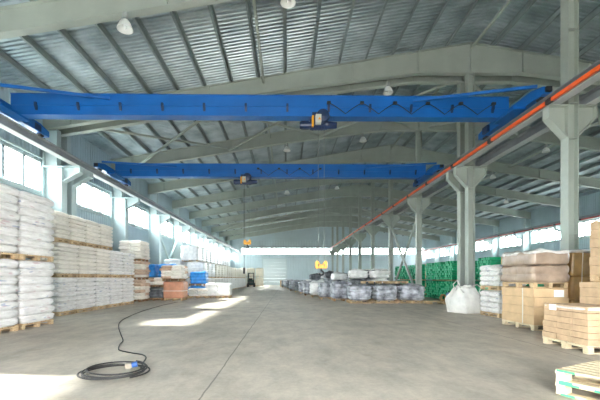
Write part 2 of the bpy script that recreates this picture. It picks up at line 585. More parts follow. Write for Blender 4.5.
RB = 6.25                               # underside of the crane runway beams
for y in SEEN:
    c = E('middle_column', (XC, y, 0), 'grey steel column in the middle row, standing at %s' % NAMEF[y], 'column', 'middle row columns')
    hcol(MB(), -.15, .15, .3, .03, 10.34).build('shaft', M['steel'], c)
    MB().span(-.25, .25, -.22, .22, 0, .03).build('base_plate', M['steel'], c)
    for s in (-1, 1):
        b = MB()
        b.prism([(s * .15, 5.35), (s * .66, 5.9), (s * .66, RB - .03), (s * .15, RB - .03)], 'y', -.015, .015)
        b.span(s * .15, s * .68, -.15, .15, RB - .03, RB - .003)
        b.bar((s * .15, 0, 5.34), (s * .67, 0, 5.89), .26, .025)
        b.span(s * .665, s * .685, -.13, .13, 5.88, RB - .03)
        b.build('bracket', M['steel'], c)
    for z in (2.6, 5.3, 6.3, 8.4):
        MB().span(-.13, .13, -.14, .14, z, z + .015).build('stiffener_plate', M['steel'], c)
for side, x0, lab in ((1, XW, 'along the sack-side window wall'), (-1, XR, 'along the wall beyond the pipes')):
    for y in SEEN:
        c = E('wall_column', (x0 + side * .14, y, 0), 'pale steel column %s, at %s' % (lab, NAMEF[y]), 'column', 'wall columns')
        a, b = sorted((0, side * .86))
        hcol(MB(), a, b, .4, .03, RB - .05).build('lower_shaft', M['steel_wall'], c)
        a, b = sorted((0, side * .62))
        hcol(MB(), a, b, .3, RB - .05, 7.86).build('upper_shaft', M['steel_wall'], c)
        a, b = sorted((-side * .0, side * .95))
        MB().span(a, b, -.25, .25, 0, .03).build('base_plate', M['steel_wall'], c)
        bm_ = MB()
        X1 = 1.62
        bm_.prism([(side * .86, 5.6), (side * X1, 6.0), (side * X1, RB - .03), (side * .86, RB - .03)], 'y', -.02, .02)
        bm_.span(side * .0, side * (X1 + .03), -.2, .2, RB - .03, RB - .003)
        bm_.bar((side * .86, 0, 5.59), (side * (X1 + .01), 0, 5.99), .34, .025)
        bm_.span(side * X1, side * (X1 + .02), -.17, .17, 6.0, RB - .03)
        bm_.build('bracket', M['steel_wall'], c)

# crane runway beams
RAILS = [(-9.2, 'along the sack-side wall'), (7.6, 'on the middle row, facing the sack side'), (8.6, 'on the middle row, facing the pipe side'), (25.28, 'along the wall beyond the pipes')]
for x, lab in RAILS:
    r = E('crane_runway_beam', (x, Y0, RB), 'long grey crane runway beam %s' % lab, 'beam', 'crane runway beams')
    L_ = YB - .3 - Y0
    MB().span(-.13, .13, 0, L_, 0, .022).build('bottom_flange', M['runway_flange'], r)
    MB().span(-.012, .012, 0, L_, .022, .28).build('web', M['runway'], r)
    MB().span(-.17, .17, 0, L_, .28, .30).build('top_flange', M['runway'], r)
    MB().prism([(-.05, .3), (.05, .3), (.05, .31), (.012, .32), (.012, .345), (.03, .35), (.03, .37), (-.03, .37), (-.03, .35), (-.012, .345), (-.012, .32), (-.05, .31)], 'y', 0, L_).build('rail', M['runway'], r)
for x, s, m, lab in ((7.6, -1, 'orange', 'orange conductor bar running beside the middle row crane rail'), (25.28, -1, 'red', 'red conductor bar on the crane rail beyond the pipes')):
    r = E('conductor_bar', (x + s * .22, Y0, RB), lab, 'conductor bar')
    L_ = YB - .3 - Y0
    MB().span(-.035, .035, 0, L_, .02, .12).build('cover', M[m], r)
    yy = 1.2
    mb = None
    while yy < 56:
        MB().span(-.045, .045, yy, yy + .22, .005, .135).build('joint_clamp', M['black'], r)
        MB().span(.035, .2, yy + .08, yy + .12, .05, .08).build('bracket', M['runway'], r)
        yy += 3.
# pale bus tube lying above the orange bar
# ------------------------------------------------------------------ bracing
def brace(name, a, b, r, label, group, m='steel'):
    a, b = Vector(a), Vector(b)
    o = MB().bar((0, 0, 0), b - a, r, r).build(name, M[m], None, a)
    return tag(o, label, 'brace', group)


e1, e2 = 22.5 + .2, 28.5 - .2
brace('cross_brace', (XC - .05, e1, .4), (XC - .05, e2, 5.3), .12, 'diagonal brace of the middle row cross, rising away from the camera', 'middle row cross braces')
brace('cross_brace', (XC + .08, e1, 5.3), (XC + .08, e2, .4), .12, 'diagonal brace of the middle row cross, falling away from the camera', 'middle row cross braces')
for k, (za, zb) in enumerate(((.5, 4.9), (4.9, .5))):
    brace('cross_brace', (XW + .62 + .16 * k, 28.8, za), (XW + .62 + .16 * k, 34.2, zb), .14, 'diagonal brace on the sack-side wall, %s away from the camera' % ('rising' if zb > za else 'falling'), 'wall cross braces', 'steel_wall')
for side, nm in ((-1, 'sack side'), (1, 'pipe side')):
    for bay, (ya, yb) in enumerate(((17.1, 22.35), (46.72, 52.28))):
        for k in range(3):
            xa, xb = XC + side * (.6 + 5.5 * k), XC + side * (.6 + 5.5 * (k + 1))
            for q, (p1, p2) in enumerate((((xa, ya), (xb, yb)), ((xb, ya), (xa, yb)))):
                dz = .07 + .13 * q
                brace('roof_brace', (p1[0], p1[1], rbot(p1[0]) + dz), (p2[0], p2[1], rbot(p2[0]) + dz), .1,
                      'pale roof brace, %s, %s cross from the ridge, %s braced bay, slanting %s' % (nm, ORD[k], ('near', 'far')[bay], ('outward', 'inward')[q]), 'roof brace tubes')
# ridge strut and longitudinal ties
for x, lab in ((XC - .02, 'under the ridge'), (-1., 'half way up the sack-side roof'), (17.2, 'half way up the pipe-side roof')):
    for k, (ya, yb) in enumerate(zip(SEEN, SEEN[1:])):
        if yb - ya < 2 or k > 5:
            continue
        brace('roof_tie', (x, ya + .16, rtop(x) - .3), (x, yb - .16, rtop(x) - .3), .09, 'level steel tie between rafters %s, %s bay from the camera' % (lab, ORD[k - (k > 1)]), 'roof ties')
# knee struts from the sack-side columns up to the runway
for k, y in enumerate(SEEN[:6]):
    brace('rail_strut', (-10.02, y, 6.9), (-9.42, y, 6.52), .07, 'short strut tying the sack-side rail to the column at %s' % NAMEF[y], 'rail struts', 'steel_wall')

# ------------------------------------------------------------------ overhead cranes
def crane(yc, dy, hx, hook_z, which, fest, pend):
    RT = RB + .37
    xl, xr = -9.2, 7.6
    c = E('overhead_crane', (0, yc, RT), 'blue overhead travelling crane with one long girder, %s' % which, 'crane', 'overhead cranes')
    ang = math.atan2(dy, xr - xl)

    def yy(x):
        return math.tan(ang) * (x - (xl + xr) / 2)
    for s, x in ((-1, xl), (1, xr)):
        t = MB()
        t.prism([(-1.8, .09), (1.8, .09), (1.8, .3), (1.3, .42), (-1.3, .42), (-1.8, .3)], 'x', x - .14, x + .14)
        o = t.build('end_carriage', M['blue'], c, (0, yy(x), 0))
        for w in (-1.5, 1.5):
            MB().cyl((x - .07, w, .128), (x + .07, w, .128), .125, seg=20).build('wheel', M['black'], o)
        MB().span(x + s * -.05 - .18, x + .0 - s * .14, 1.0, 1.35, .12, .36).build('drive_motor', M['blue_dark'], o)
        for w in (-1.83, 1.83):
            MB().span(x - .08, x + .08, w - .05, w + .05, .14, .28).build('buffer', M['black'], o)
    g0, g1 = xl + .14, xr - .14
    R = Matrix.Rotation(ang, 4, 'Z')
    L_ = (g1 - g0) / math.cos(ang)
    gx = (g0 + g1) / 2
    def gp(mb, name, m, par=c, sm=False):
        o = mb.build(name, M[m], par, (gx, yy(gx), 0), ang if par is c else 0, sm)
        return o
    # girder: box top half on an I-beam lower half
    t = MB()
    t.prism([(-.17, .42), (.17, .42), (.17, .78), (.2, .78), (.2, .8), (-.2, .8), (-.2, .78), (-.17, .78)], 'x', -L_ / 2, L_ / 2)
    t.prism([(-.19, .1), (.19, .1), (.19, .125), (.145, .125), (.145, .43), (-.145, .43), (-.145, .125), (-.19, .125)], 'x', -L_ / 2, L_ / 2)
    girder = gp(t, 'bridge_girder', 'blue')
    n = 12
    for k in range(n):
        u = -L_ / 2 + (k + .6) * L_ / n
        MB().prism([(-.24, .5), (-.145, .5), (-.145, .26), (-.165, .26), (-.24, .4)], 'x', u - .035, u + .035).build('gusset', M['blue_dark'], girder)
    # plan braces from the girder to the carriages
    for s, x in ((-1, xl), (1, xr)):
        a = (x - s * .1, yy(x) - 1.5, .46)
        xe = x - s * 3.4
        MB().bar(a, (xe, yy(xe) - .24, .62), .07, .08).build('plan_brace', M['blue'], c)
        MB().span(x - s * .5, x - s * .1, yy(x) - 1.0, yy(x) + .2, .02, .09).build('joint_plate', M['blue'], c)
    # power cable looping along the girder
    a, b = fest
    pts = []
    loops = max(2, int(abs(b - a) / .95))
    for k in range(loops * 8 + 1):
        u = a + (b - a) * k / (loops * 8)
        ph = (k % 8) / 8
        pts.append((u, yy(u) - .26, .52 - .36 * (1 - abs(2 * ph - 1)) ** 1.2))
    fc = MB().tube(pts, .014, 6).build('festoon_cable', M['black'], c)
    for k in range(0, loops * 8 + 1, 8):
        u, v, z = pts[k]
        MB().span(u - .06, u + .06, v - .03, v + .06, z - .03, z + .05).build('cable_trolley', M['black'], fc)
    # hoist
    h = E('electric_hoist', (hx, yc + yy(hx), RT + .1), 'dark blue electric hoist with grey control box under the %s' % which.split(' ')[-1].replace('ahead', 'front crane').replace('behind', 'rear crane'), 'hoist', 'hoists')
    t = MB().cyl((-.28, 0, -.2), (.3, 0, -.2), .17, seg=22)
    for k in range(5):
        t.cyl((-.2 + k * .1, 0, -.2), (-.17 + k * .1, 0, -.2), .185, seg=22)
    t.build('rope_drum', M['blue_dark'], h)
    t = MB().cyl((-.62, 0, -.22), (-.28, 0, -.22), .12, seg=18)
    for k in range(6):
        a_ = k * PI / 3
        t.box((-.45, .12 * math.cos(a_), -.22 + .12 * math.sin(a_)), (.26, .03, .03))
    t.build('motor', M['blue_dark'], h)
    MB().cyl((.3, 0, -.22), (.62, 0, -.22), .13, .1, 18).build('gearbox', M['blue_dark'], h)
    t = MB().span(0, 1, 0, 1, 0, 1)
    t.bm.free()
    for s in (-1, 1):
        MB().span(-.22, .22, s * .2, s * .225, -.3, .13).build('trolley_plate', M['blue_dark'], h)
    for u in (-.14, .14):
        for s in (-1, 1):
            MB().cyl((u, s * .15, .08), (u, s * .198, .08), .05, seg=16).build('trolley_wheel', M['black'], h)
    t = MB()
    t.lathe([(.05, 0), (.2, .03), (.23, .12), (.2, .22), (.06, .25)], (0, 0, 0), 20)
    o = t.build('cable_reel', M['blue_dark'], h, (.12, -.2, -.05)); o.rotation_euler.x = PI / 2
    cb = MB().span(-.12, .06, -.5, -.3, -.32, -.06).build('control_box', M['grey_box'], h)
    MB().prism([(-.05, -.24), (.05, -.24), (0, -.15)], 'y', -.507, -.501).build('warning_sign', M['amber'], cb)
    MB().span(-.1, .08, -.3, -.16, -.3, -.2).build('box_bracket', M['blue_dark'], h)
    MB().span(-.23, -.17, -.32, -.17, -.36, -.02).build('warning_stripe', M['yellow'], h)
    # rope and hook: fall from the drum
    for u in (-.1, .1):
        MB().cyl((u + .1, -.0, hook_z + .37 - RT - .1), (u + .1, 0, -.36), .007, seg=6).build('wire_rope', M['rope'], h)
    hk = E('crane_hook', (hx + .1, yc + yy(hx), hook_z), 'yellow hook block hanging on ropes from the %s' % which.split(' ')[-1].replace('ahead', 'front crane').replace('behind', 'rear crane'), 'hook', 'crane hooks')
    t = MB()
    for s in (-1, 1):
        t.prism([(s * .04, .2), (s * .17, .18), (s * .2, .24), (s * .2, .4), (s * .15, .46), (s * .09, .42), (s * .04, .34)], 'y', -.09, .09)
    t.span(-.06, .06, -.06, .06, .19, .33)
    t.build('hook_block', M['yellow'], hk)
    for s in (-1, 1):
        MB().cyl((s * .1 - .015, 0, .3), (s * .1 + .015, 0, .3), .1, seg=20).build('sheave', M['black'], hk)
    pts = [(0, 0, .2), (0, 0, .13)]
    for k in range(13):
        a_ = PI / 2 - k * (1.45 * PI) / 12
        pts.append((.075 * math.cos(a_) * 1, 0, .04 + .075 * math.sin(a_)))
    MB().tube(pts, .028, 8).build('hook', M['black'], hk, smooth=True)
    if pend:
        p = MB().cyl((-.06, -.1, 1.9 - RT - .1), (-.06, -.1, -.3), .016, seg=6).build('pendant_cable', M['black'], h)
        MB().span(-.11, -.01, -.15, -.05, 1.58 - RT - .1, 1.9 - RT - .1).build('pendant_control', M['black'], p)


crane(12.35, .26, 1.07, 1.48, 'spanning the bay ahead', (1.4, 6.9), False)
crane(19.7, .25, -2.2, 2.95, 'farther down the bay, behind', (-1.5, 1.8), True)

# ------------------------------------------------------------------ high-bay lamps
lamp_shade = MB().lathe([(.06, .26), (.1, .25), (.15, .18), (.21, .03), (.22, 0), (.205, 0), (.14, .16), (.02, .2)], seg=24).mesh('reflector', M['lamp'], True)
lamp_head = MB().cyl((0, 0, .25), (0, 0, .46), .075, seg=14).mesh('housing', M['lamp_grey'])
lamp_bulb = MB().lathe([(.03, .16), (.05, .1), (.05, .05), (.01, .0)], seg=12).mesh('bulb', M['lamp'], True)
LAMPS = [(288, 3, 10.3, 'above the bay centre in front of the first crane'), (125, 20, 10.3, 'below the closest rafter, near the sack side'),
         (388, 93, 16.0, 'just above the front crane girder'), (287, 149, 22.3, 'between both crane girders, near the bay centre'),
         (363, 140, 22.3, 'between both crane girders, near the middle row'), (546, 152, 22.3, 'over the pipe side, on the closest pipe-side rafter'),
         (493, 178, 28.3, 'over the pipe side, on the second pipe-side rafter'), (287, 194, 28.3, 'seen just below the rear crane girder, bay centre'),
         (337, 188, 34.3, 'seen just below the rear crane girder, middle row side'), (506, 200, 34.3, 'over the pipe side, on the third pipe-side rafter')]
for px, py, Y, lab in LAMPS:
    X = at(px, Y)
    z = CH + (VY - py) * Y / F
    z = min(z, rbot(X) - .55)
    lm = E('high_bay_lamp', (X, Y, z), 'white bell-shaped hall lamp hanging %s' % lab, 'lamp', 'hall lamps')
    put('reflector', lamp_shade, lm); put('housing', lamp_head, lm); put('bulb', lamp_bulb, lm)
    MB().cyl((0, 0, .46), (0, .2, rbot(X) + .1 - z), .012, seg=6).build('hanger', M['steel'], lm)

# ------------------------------------------------------------------ pallets and loads
WOODS = {}


def pallet_meshes(m):
    if m not in WOODS:
        WOODS[m] = (MB().box((0, 0, 0), (1, 1, 1)).mesh('board', M[m]),)
    return WOODS[m][0]


def pallet(c, sx, sy, z, label, m='wood', rz=0., detail=False, group='wooden pallets', h=.144, boards_along='x'):
    """wooden pallet centred at c; boards run along x when boards_along == 'x'"""
    if detail:
        p = E('wooden_pallet', (c[0], c[1], z), label, 'pallet', group, rz)
        me = pallet_meshes(m)
        L_, W_ = (sx, sy) if boards_along == 'x' else (sy, sx)
        q = 0 if boards_along == 'x' else PI / 2

        def b(name, u, v, w, su, sv, sw):
            ca, sa = math.cos(q), math.sin(q)
            return put(name, me, p, (u * ca - v * sa, u * sa + v * ca, w), q, (su, sv, sw))
        n = 7 if W_ > .9 else 6
        for k in range(n):
            v = -W_ / 2 + W_ / n * (k + .5)
            b('deck_board', 0, v, h - .011, L_, W_ / n * .8, .022)
        for u in (-1, 0, 1):
            b('stringer_board', u * (L_ / 2 - .05), 0, h - .033, .1, W_, .022)
        for u in (-1, 0, 1):
            for v in (-1, 0, 1):
                b('block', u * (L_ / 2 - .06), v * (W_ / 2 - .07), h / 2 - .011, .1, .13, h - .066)
        for v in (-1, 0, 1):
            b('bottom_board', 0, v * (W_ / 2 - .07), .011, L_, .1, .022)
        return p
    t = MB()
    n = 6
    for k in range(n):
        v = -sy / 2 + sy / n * (k + .5)
        t.box((0, v, h - .015), (sx, sy / n * .8, .03))
    for u in (-1, 0, 1):
        t.box((u * (sx / 2 - .06), 0, h - .045), (.1, sy, .03))
        for v in (-1, 0, 1):
            t.box((u * (sx / 2 - .06), v * (sy / 2 - .07), h / 2 - .018), (.11, .13, h - .084))
        t.box((u * (sx / 2 - .06), 0, .012), (.1, sy, .024))
    o = t.build('wooden_pallet', M[m], None, (c[0], c[1], z), rz)
    return tag(o, label, 'pallet', group)


def lump_fn(sx, sy, sz, layers, amp, seed, r=.08, taper=0., sag=.0):
    off = Vector((seed * 7.3, seed * 3.1, seed * 1.7))

    def f(u, v, w):
        # push lattice towards the edges so the rounding stays crisp
        p = Vector((u * sx / 2, v * sy / 2, w * sz / 2))
        rr = min(r, sx / 2.2, sy / 2.2, sz / 2.2)
        q = Vector([max(-s / 2 + rr, min(s / 2 - rr, a)) for a, s in zip(p, (sx, sy, sz))])
        dv = p - q
        if dv.length > 1e-6:
            p = q + dv.normalized() * rr
        tt = (w + 1) / 2
        k = 1 - taper * tt
        bulge = amp * (abs(math.sin(PI * tt * layers)) ** .6 - .6) if layers else 0
        nn = noise.noise_vector(p * 2.1 + off) * amp * 1.6 + noise.noise_vector(p * 5.3 + off) * amp * .8
        side = Vector((u if abs(u) > .98 else 0, v if abs(v) > .98 else 0, 0))
        p = Vector((p.x * k, p.y * k, p.z)) + side * bulge
        lift = nn.z if w > -.9 else 0
        p += Vector((nn.x, nn.y, lift * (1.6 if w > .98 else .5)))
        p.z = max(p.z, -sz / 2)
        if w > .9:
            p.z -= sag * (u * u + v * v) / 2
        p.z += sz / 2
        return p
    return f


def lump(name, sx, sy, sz, m, loc, label=None, cat=None, group=None, layers=5, amp=.03, seed=1, rz=0., taper=0., res=None, parent=None, sag=.05, r=.08):
    nx, ny, nz = res or (14, 14, max(14, layers * 5))
    o = MB().gridbox(nx, ny, nz, lump_fn(sx, sy, sz, layers, amp, seed, r, taper, sag)).build(name, M[m], parent, loc, rz, True)
    if label:
        tag(o, label, cat, group)
    return o


# one pillow-shaped sack, unit size
def sack_mesh(name, m, seed):
    off = Vector((seed * 5.1, seed * 2.3, 0))

    def f(u, v, w):
        e = (1 - .42 * abs(u) ** 8) * (1 - .42 * abs(v) ** 8)
        p = Vector((u * .5 * (1 - .05 * v * v), v * .5 * (1 - .05 * u * u), w * .5 * e))
        if abs(w) < .99:
            k = 1 - .06 * (w * w)
            p.x *= k; p.y *= k
        p += noise.noise_vector(p * 4 + off) * .035
        return p
    return MB().gridbox(10, 10, 4, f).mesh(name, M[m], True)


SACKS = [sack_mesh('sack', 'sack', s) for s in (1, 2, 3)]
TAN = [sack_mesh('sack', 'sack_tan', s) for s in (4, 5)]
ROSE = [sack_mesh('sack', 'sack_rose', s) for s in (6, 7)]


def sack_load(c, sx, sy, z, h, layers, label, cat, group, meshes, nx=2, ny=1, rz=0., jit=.02):
    o = E('sack_load', (c[0], c[1], z), label, cat, group, rz)
    t = h / layers
    for k in range(layers):
        for i in range(nx):
            for j in range(ny):
                x = -sx / 2 + sx / nx * (i + .5) + random.uniform(-jit, jit)
                y = -sy / 2 + sy / ny * (j + .5) + random.uniform(-jit, jit) * .6
                put('sack', random.choice(meshes), o, (x, y, t * (k + .5)), random.uniform(-.02, .02) + (PI if random.random() < .5 else 0),
                    (sx / nx * 1.03, sy / ny * 1.03, t * 1.22))
    return o


PH = .144
# --- the two tall stacks beside the camera, each two loads high
near = [(5.64, 6.86, 'fourth'), (6.95, 8.07, 'third'), (8.1, 9.46, 'second'), (9.5, 10.88, 'first')]
for ya, yb, w in near:
    cy, sy = (ya + yb) / 2, yb - ya - .03
    place = {'first': 'beside the three-high row', 'second': 'second from the three-high row', 'third': 'third from the three-high row', 'fourth': 'fourth from the three-high row'}[w]
    for tier, z in (('lower', 0), ('upper', 1.83)):
        det = w in ('first', 'second')
        pallet((-7.42, cy), 1.1, sy - .04, z, 'wooden pallet under the %s load of tall white sacks, %s' % (tier, place), detail=det, m='wood')
        sack_load((-7.42, cy), 1.12, sy, z + PH, 1.66, 8, '%s load of the tall two-high white printed sacks, %s' % (tier, place), 'sack load', 'tall white sack loads', SACKS)

# --- the three-high row of white sack loads
ylow = [12.9, 14.05, 15.45, 16.7, 18.0, 19.4]
row = []
for tier, z, h, edges in (('bottom', 0, 1.21, ylow), ('middle', 1.37, 1.1, [12.95, 14.2, 15.5, 16.75, 18.1, 19.45]), ('top', 2.63, .93, [12.75, 13.65, 14.7, 15.85, 17.0])):
    for k, (a, b) in enumerate(zip(edges, edges[1:])):
        cy, sy = (a + b) / 2, b - a - .04
        pallet((-8.58, cy), 1.1, sy - .04, z, 'pallet under the %s-tier white sack load, %s along the row from the tall stacks' % (tier, ORD[k]), group='pallets of the three-high row', m='wood')
        n = 7 if tier != 'top' else 6
        mesh = SACKS if tier == 'bottom' or (tier == 'middle' and k > 2) else TAN
        sack_load((-8.58, cy), 1.12, sy, z + PH, h, n, '%s-tier white sack load of the three-high row, %s from the tall stacks' % (tier, ORD[k]), 'sack load', 'three-high sack row', mesh, nx=2, ny=1, jit=.015)

# --- cream sack stack three loads high just past the row
for k, (z, h, nm) in enumerate(((0, 1.1, 'bottom'), (1.25, .9, 'middle'), (2.3, 1.0, 'top'))):
    pallet((-8.75, 21.2), 1.1, 1.2, z, 'dark pallet under the %s load of the cream sack stack past the white row' % nm, m='wood_dark')
    sack_load((-8.75, 21.2), 1.25, 1.3, z + PH, h, 6, '%s load of the cream paper sack stack just past the white row' % nm, 'sack load', 'cream sack stack', TAN if nm == 'top' else ROSE + TAN, nx=2, ny=2, jit=.05)

# --- the mixed pile by the terracotta carton
pallet((-7.98, 22.6), 1.15, 1.2, 0, 'pallet under the dark wrapped load beside the terracotta carton', m='wood_dark')
lump('wrapped_load', 1.2, 1.2, .62, 'film_dark', (-7.98, 22.6, PH), 'dark film-wrapped load beside the terracotta carton, on the floor pallet', 'wrapped load', layers=3, amp=.04, seed=3)
pallet((-7.98, 22.6), 1.1, 1.1, .79, 'pallet lying on the dark wrapped load by the terracotta carton', m='wood_dark')
sack_load((-7.98, 22.6), 1.25, 1.2, .79 + PH, .42, 2, 'low cream sacks on top of the dark wrapped load', 'sack load', None, TAN + ROSE, 2, 2, jit=.05)
pallet((-6.75, 22.4), 1.12, 1.1, 0, 'pallet under the terracotta wrapped carton', m='wood')
tc = E('wrapped_carton', (-6.75, 22.4, PH), 'terracotta wrapped carton on a pallet at the aisle edge', 'carton')
lump('carton', 1.2, 1.15, 1.0, 'terracotta', (0, 0, 0), layers=0, amp=.015, seed=5, parent=tc, sag=.02)
MB().span(-.63, .63, -.63, .63, .42, .45).build('strap', M['strap'], tc)
pallet((-6.85, 22.4), 1.1, 1.1, 1.17, 'pallet lying on the terracotta carton under cream sacks', m='wood_dark')
sack_load((-6.85, 22.4), 1.3, 1.15, 1.17 + PH, .78, 5, 'pile of cream and tan sacks on top of the terracotta carton', 'sack load', None, TAN + ROSE, 2, 2, jit=.07)
pallet((-9.6, 25.6), 1.1, 1.2, 0, 'pallet under the bright blue wrapped load behind the cream sacks', m='wood_dark')
lump('wrapped_load', 1.2, 1.2, 1.2, 'film_white', (-9.6, 25.6, PH), 'white wrapped load carrying the blue load behind the cream sacks', 'wrapped load', layers=4, amp=.03, seed=6)
for k, x in enumerate((-9.65, -8.3)):
    if k:
        pallet((x, 25.6), 1.1, 1.2, 0, 'pallet under the white load next to the back blue stack', m='wood_dark')
        lump('wrapped_load', 1.1, 1.2, 1.2, 'film_beige', (x + .08, 25.6, PH), 'cream wrapped load carrying the second blue load behind the terracotta carton', 'wrapped load', layers=4, amp=.03, seed=7)
    lump('wrapped_load', 1.1, 1.2, .92, 'film_blue', (x + .1, 25.6, 1.4), 'bright blue film-wrapped load on high behind the cream sacks, %s' % ('wall side', 'aisle side')[k], 'wrapped load', 'blue wrapped loads', layers=4, amp=.04, seed=8 + k)
pallet((-6.35, 26.4), 1.2, 1.2, 0, 'pallet under the two-high blue loads past the terracotta carton', m='wood_dark')
lump('wrapped_load', 1.25, 1.2, .62, 'film_blue', (-6.35, 26.4, PH), 'lower blue film-wrapped load past the terracotta carton', 'wrapped load', 'blue wrapped loads', layers=2, amp=.05, seed=10)
pallet((-6.3, 26.4), 1.15, 1.15, .8, 'pallet between the two blue loads past the terracotta carton', m='wood_dark')
lump('wrapped_load', 1.1, 1.15, .86, 'film_blue', (-6.25, 26.4, .8 + PH), 'upper blue film-wrapped load past the terracotta carton', 'wrapped load', 'blue wrapped loads', layers=4, amp=.04, seed=11)
# low pallets of sacks at the aisle edge
pallet((-5.95, 24.9), 1.3, 1.1, 0, 'pallet under the slumped white sacks at the aisle edge', m='wood')
sack_load((-5.95, 24.9), 1.3, 1.0, PH, .5, 3, 'slumped low white sacks at the aisle edge before the wrapped bales', 'sack load', None, TAN + SACKS, 2, 1, .06, .08)
for k, (px, nm) in enumerate(((210.7, 'sack side'), (223, 'aisle side'))):
    X = at(px, 24.6)
    if True:
        pallet((X, 25.2), .84, 1.2, 0, 'pallet under the low white wrapped bale past the slumped sacks, %s' % nm, m='wood')
        lump('wrapped_load', .8 + .1 * k, 1.1, .84, 'film_white', (X, 25.2, PH), 'low white wrapped bale past the slumped sacks, %s of the pair' % nm, 'wrapped load', 'low white bales', layers=3, amp=.035, seed=13 + k)
# --- long far row of white loads, three high
y = 28.4
k = 0
while y < 56:
    px = VX - 6.75 * F / y
    rose = y > 44
    for tier, z, h in (('bottom', 0, 1.2), ('middle', 1.36, 1.1), ('top', 2.62, 1.05)):
        if y > 43 and tier == 'top':
            continue
        m = 'film_beige' if (tier == 'middle' and y > 32) else 'film_white'
        xx = -6.9 - (.45 if tier == 'top' else 0)
        lump('wrapped_load', 1.3, 1.36, h + .1, m, (xx, y, z + .06), '%s white wrapped load of the far wall row, %s stack past the blue loads' % (tier, ORD[k]), 'wrapped load', 'far white row', layers=6, amp=.02, seed=20 + k, res=(8, 8, 24))
        pallet((xx, y), 1.2, 1.2, z - .0, 'pallet under the %s load of the far white row, %s stack from the blue loads' % (tier, ORD[k]), group='far row pallets', h=.12, m='wood')
    y += 1.5 if k % 2 else 1.7
    k += 1
y = 26.8
for k, (X, Y) in enumerate(((-8.6, 28.2), (-8.7, 29.8), (-8.6, 31.5))):
    for tier, z, h in (('bottom', 0, 1.3), ('middle', 1.45, 1.2)):
        lump('wrapped_load', 1.3, 1.3, h, 'film_white', (X, Y, z + .13), '%s white load of the wall-side stack behind the far row, %s in line' % (tier, ORD[k]), 'wrapped load', 'wall-side white stacks', layers=6, amp=.02, seed=60 + k, res=(8, 8, 24))
        pallet((X, Y), 1.2, 1.2, z, 'pallet under the %s load of the wall-side stack, %s in line' % (tier, ORD[k]), group='far row pallets', h=.14, m='wood')
# beige loads and a carton by the back wall
for k, X in enumerate((-7.2, -5.8, -4.4)):
    for tier, z in (('lower', 0), ('upper', 1.5)):
        lump('wrapped_load', 1.25, 1.3, 1.35, 'film_beige', (X, 60., z + .13), '%s cream load behind the forklift, %s from the wall' % (tier, ORD[k]), 'wrapped load', 'cream loads behind the forklift', layers=5, amp=.02, seed=70 + k, res=(6, 6, 16))
        pallet((X, 60.), 1.2, 1.2, z, 'pallet under the %s cream load behind the forklift, %s from the wall' % (tier, ORD[k]), group='far row pallets', h=.14, m='wood')


def carton_stack(name, c, sx, sy, z, heights, m, label, cat, nseam=2, rz=0., splay=0., group=None):
    o = E(name, (c[0], c[1], z), label, cat, group, rz)
    zz = 0
    for q, h in enumerate(heights):
        for j in range(nseam):
            y0 = -sy / 2 + sy / nseam * j
            dx = random.uniform(-.012, .012)
            e = 1 + splay * (1 - q / max(1, len(heights) - 1))
            t = MB()
            t.box((dx, (y0 + sy / nseam / 2) * e, zz + h / 2), (sx * e, (sy / nseam - .006) * e, h - .004))
            bmesh.ops.bevel(t.bm, geom=list(t.bm.edges), offset=.005, segments=1, affect='EDGES')
            t.build('carton_bundle', M[m], o)
        zz += h
    return o


carton_stack('carton_stack', (at(257, 62), 62), .9, .9, 0, [.5, .5], 'card', 'small brown cartons by the back wall beside the forklift', 'carton', 1)
carton_stack('carton_stack', (at(284, 56), 56), 1.2, 1.2, 0, [.5, .5], 'card', 'brown carton pile at the end of the grey sack loads near the gate', 'carton', 1)

# --- grey film-wrapped loads by the middle row
front = [(3.95, 19.95, 'third'), (5.3, 19.95, 'second'), (6.72, 19.95, 'first')]
for (X, Y, w), m, wd in zip(front, ('film_grey', 'film_grey', 'film_grey'), (1.22, 1.22, 1.36)):
    pallet((X, Y), wd, 1.1, 0, 'pallet under the %s grey wrapped load from the pipes, front line' % w, m='wood', detail=True)
    lump('wrapped_load', wd - .06, 1.12, .86, m, (X, Y, PH), 'grey film-wrapped sack load in the front line, %s from the pipes' % w, 'wrapped load', 'grey wrapped loads', layers=4, amp=.06, seed=int(X * 10), sag=.16, r=.22)
edge = [(3.35, 21.9), (2.75, 23.6), (2.35, 26.), (2.0, 28.5), (1.75, 31.5), (1.4, 35.), (1.0, 39.), (.7, 43.), (.35, 48.), (.0, 52.)]
for k, (X, Y) in enumerate(edge):
    m = ('film_grey', 'film_grey', 'film_white', 'film_grey', 'film_grey', 'film_dark', 'film_grey', 'film_dark', 'film_grey', 'film_dark')[k]
    pallet((X, Y), 1.2, 1.1, 0, 'pallet under the %s grey load along the slanting aisle edge' % ORD[k], m='wood' if k % 3 else 'wood_dark')
    lump('wrapped_load', 1.35, 1.25, .95, m, (X, Y, PH), 'film-wrapped sack load on the slanting aisle edge, %s back from the front line' % ORD[k], 'wrapped load', 'slanting edge of wrapped loads', layers=4, amp=.06, seed=90 + k, sag=.15, r=.16)
TAKEN = [(at(371, 21.9), 21.9), (at(386, 21.9), 21.9), (at(397, 22), 22.), (at(365, 31) + .1, 31.8), (at(381, 30) + .1, 30.8)] + edge
k = 0
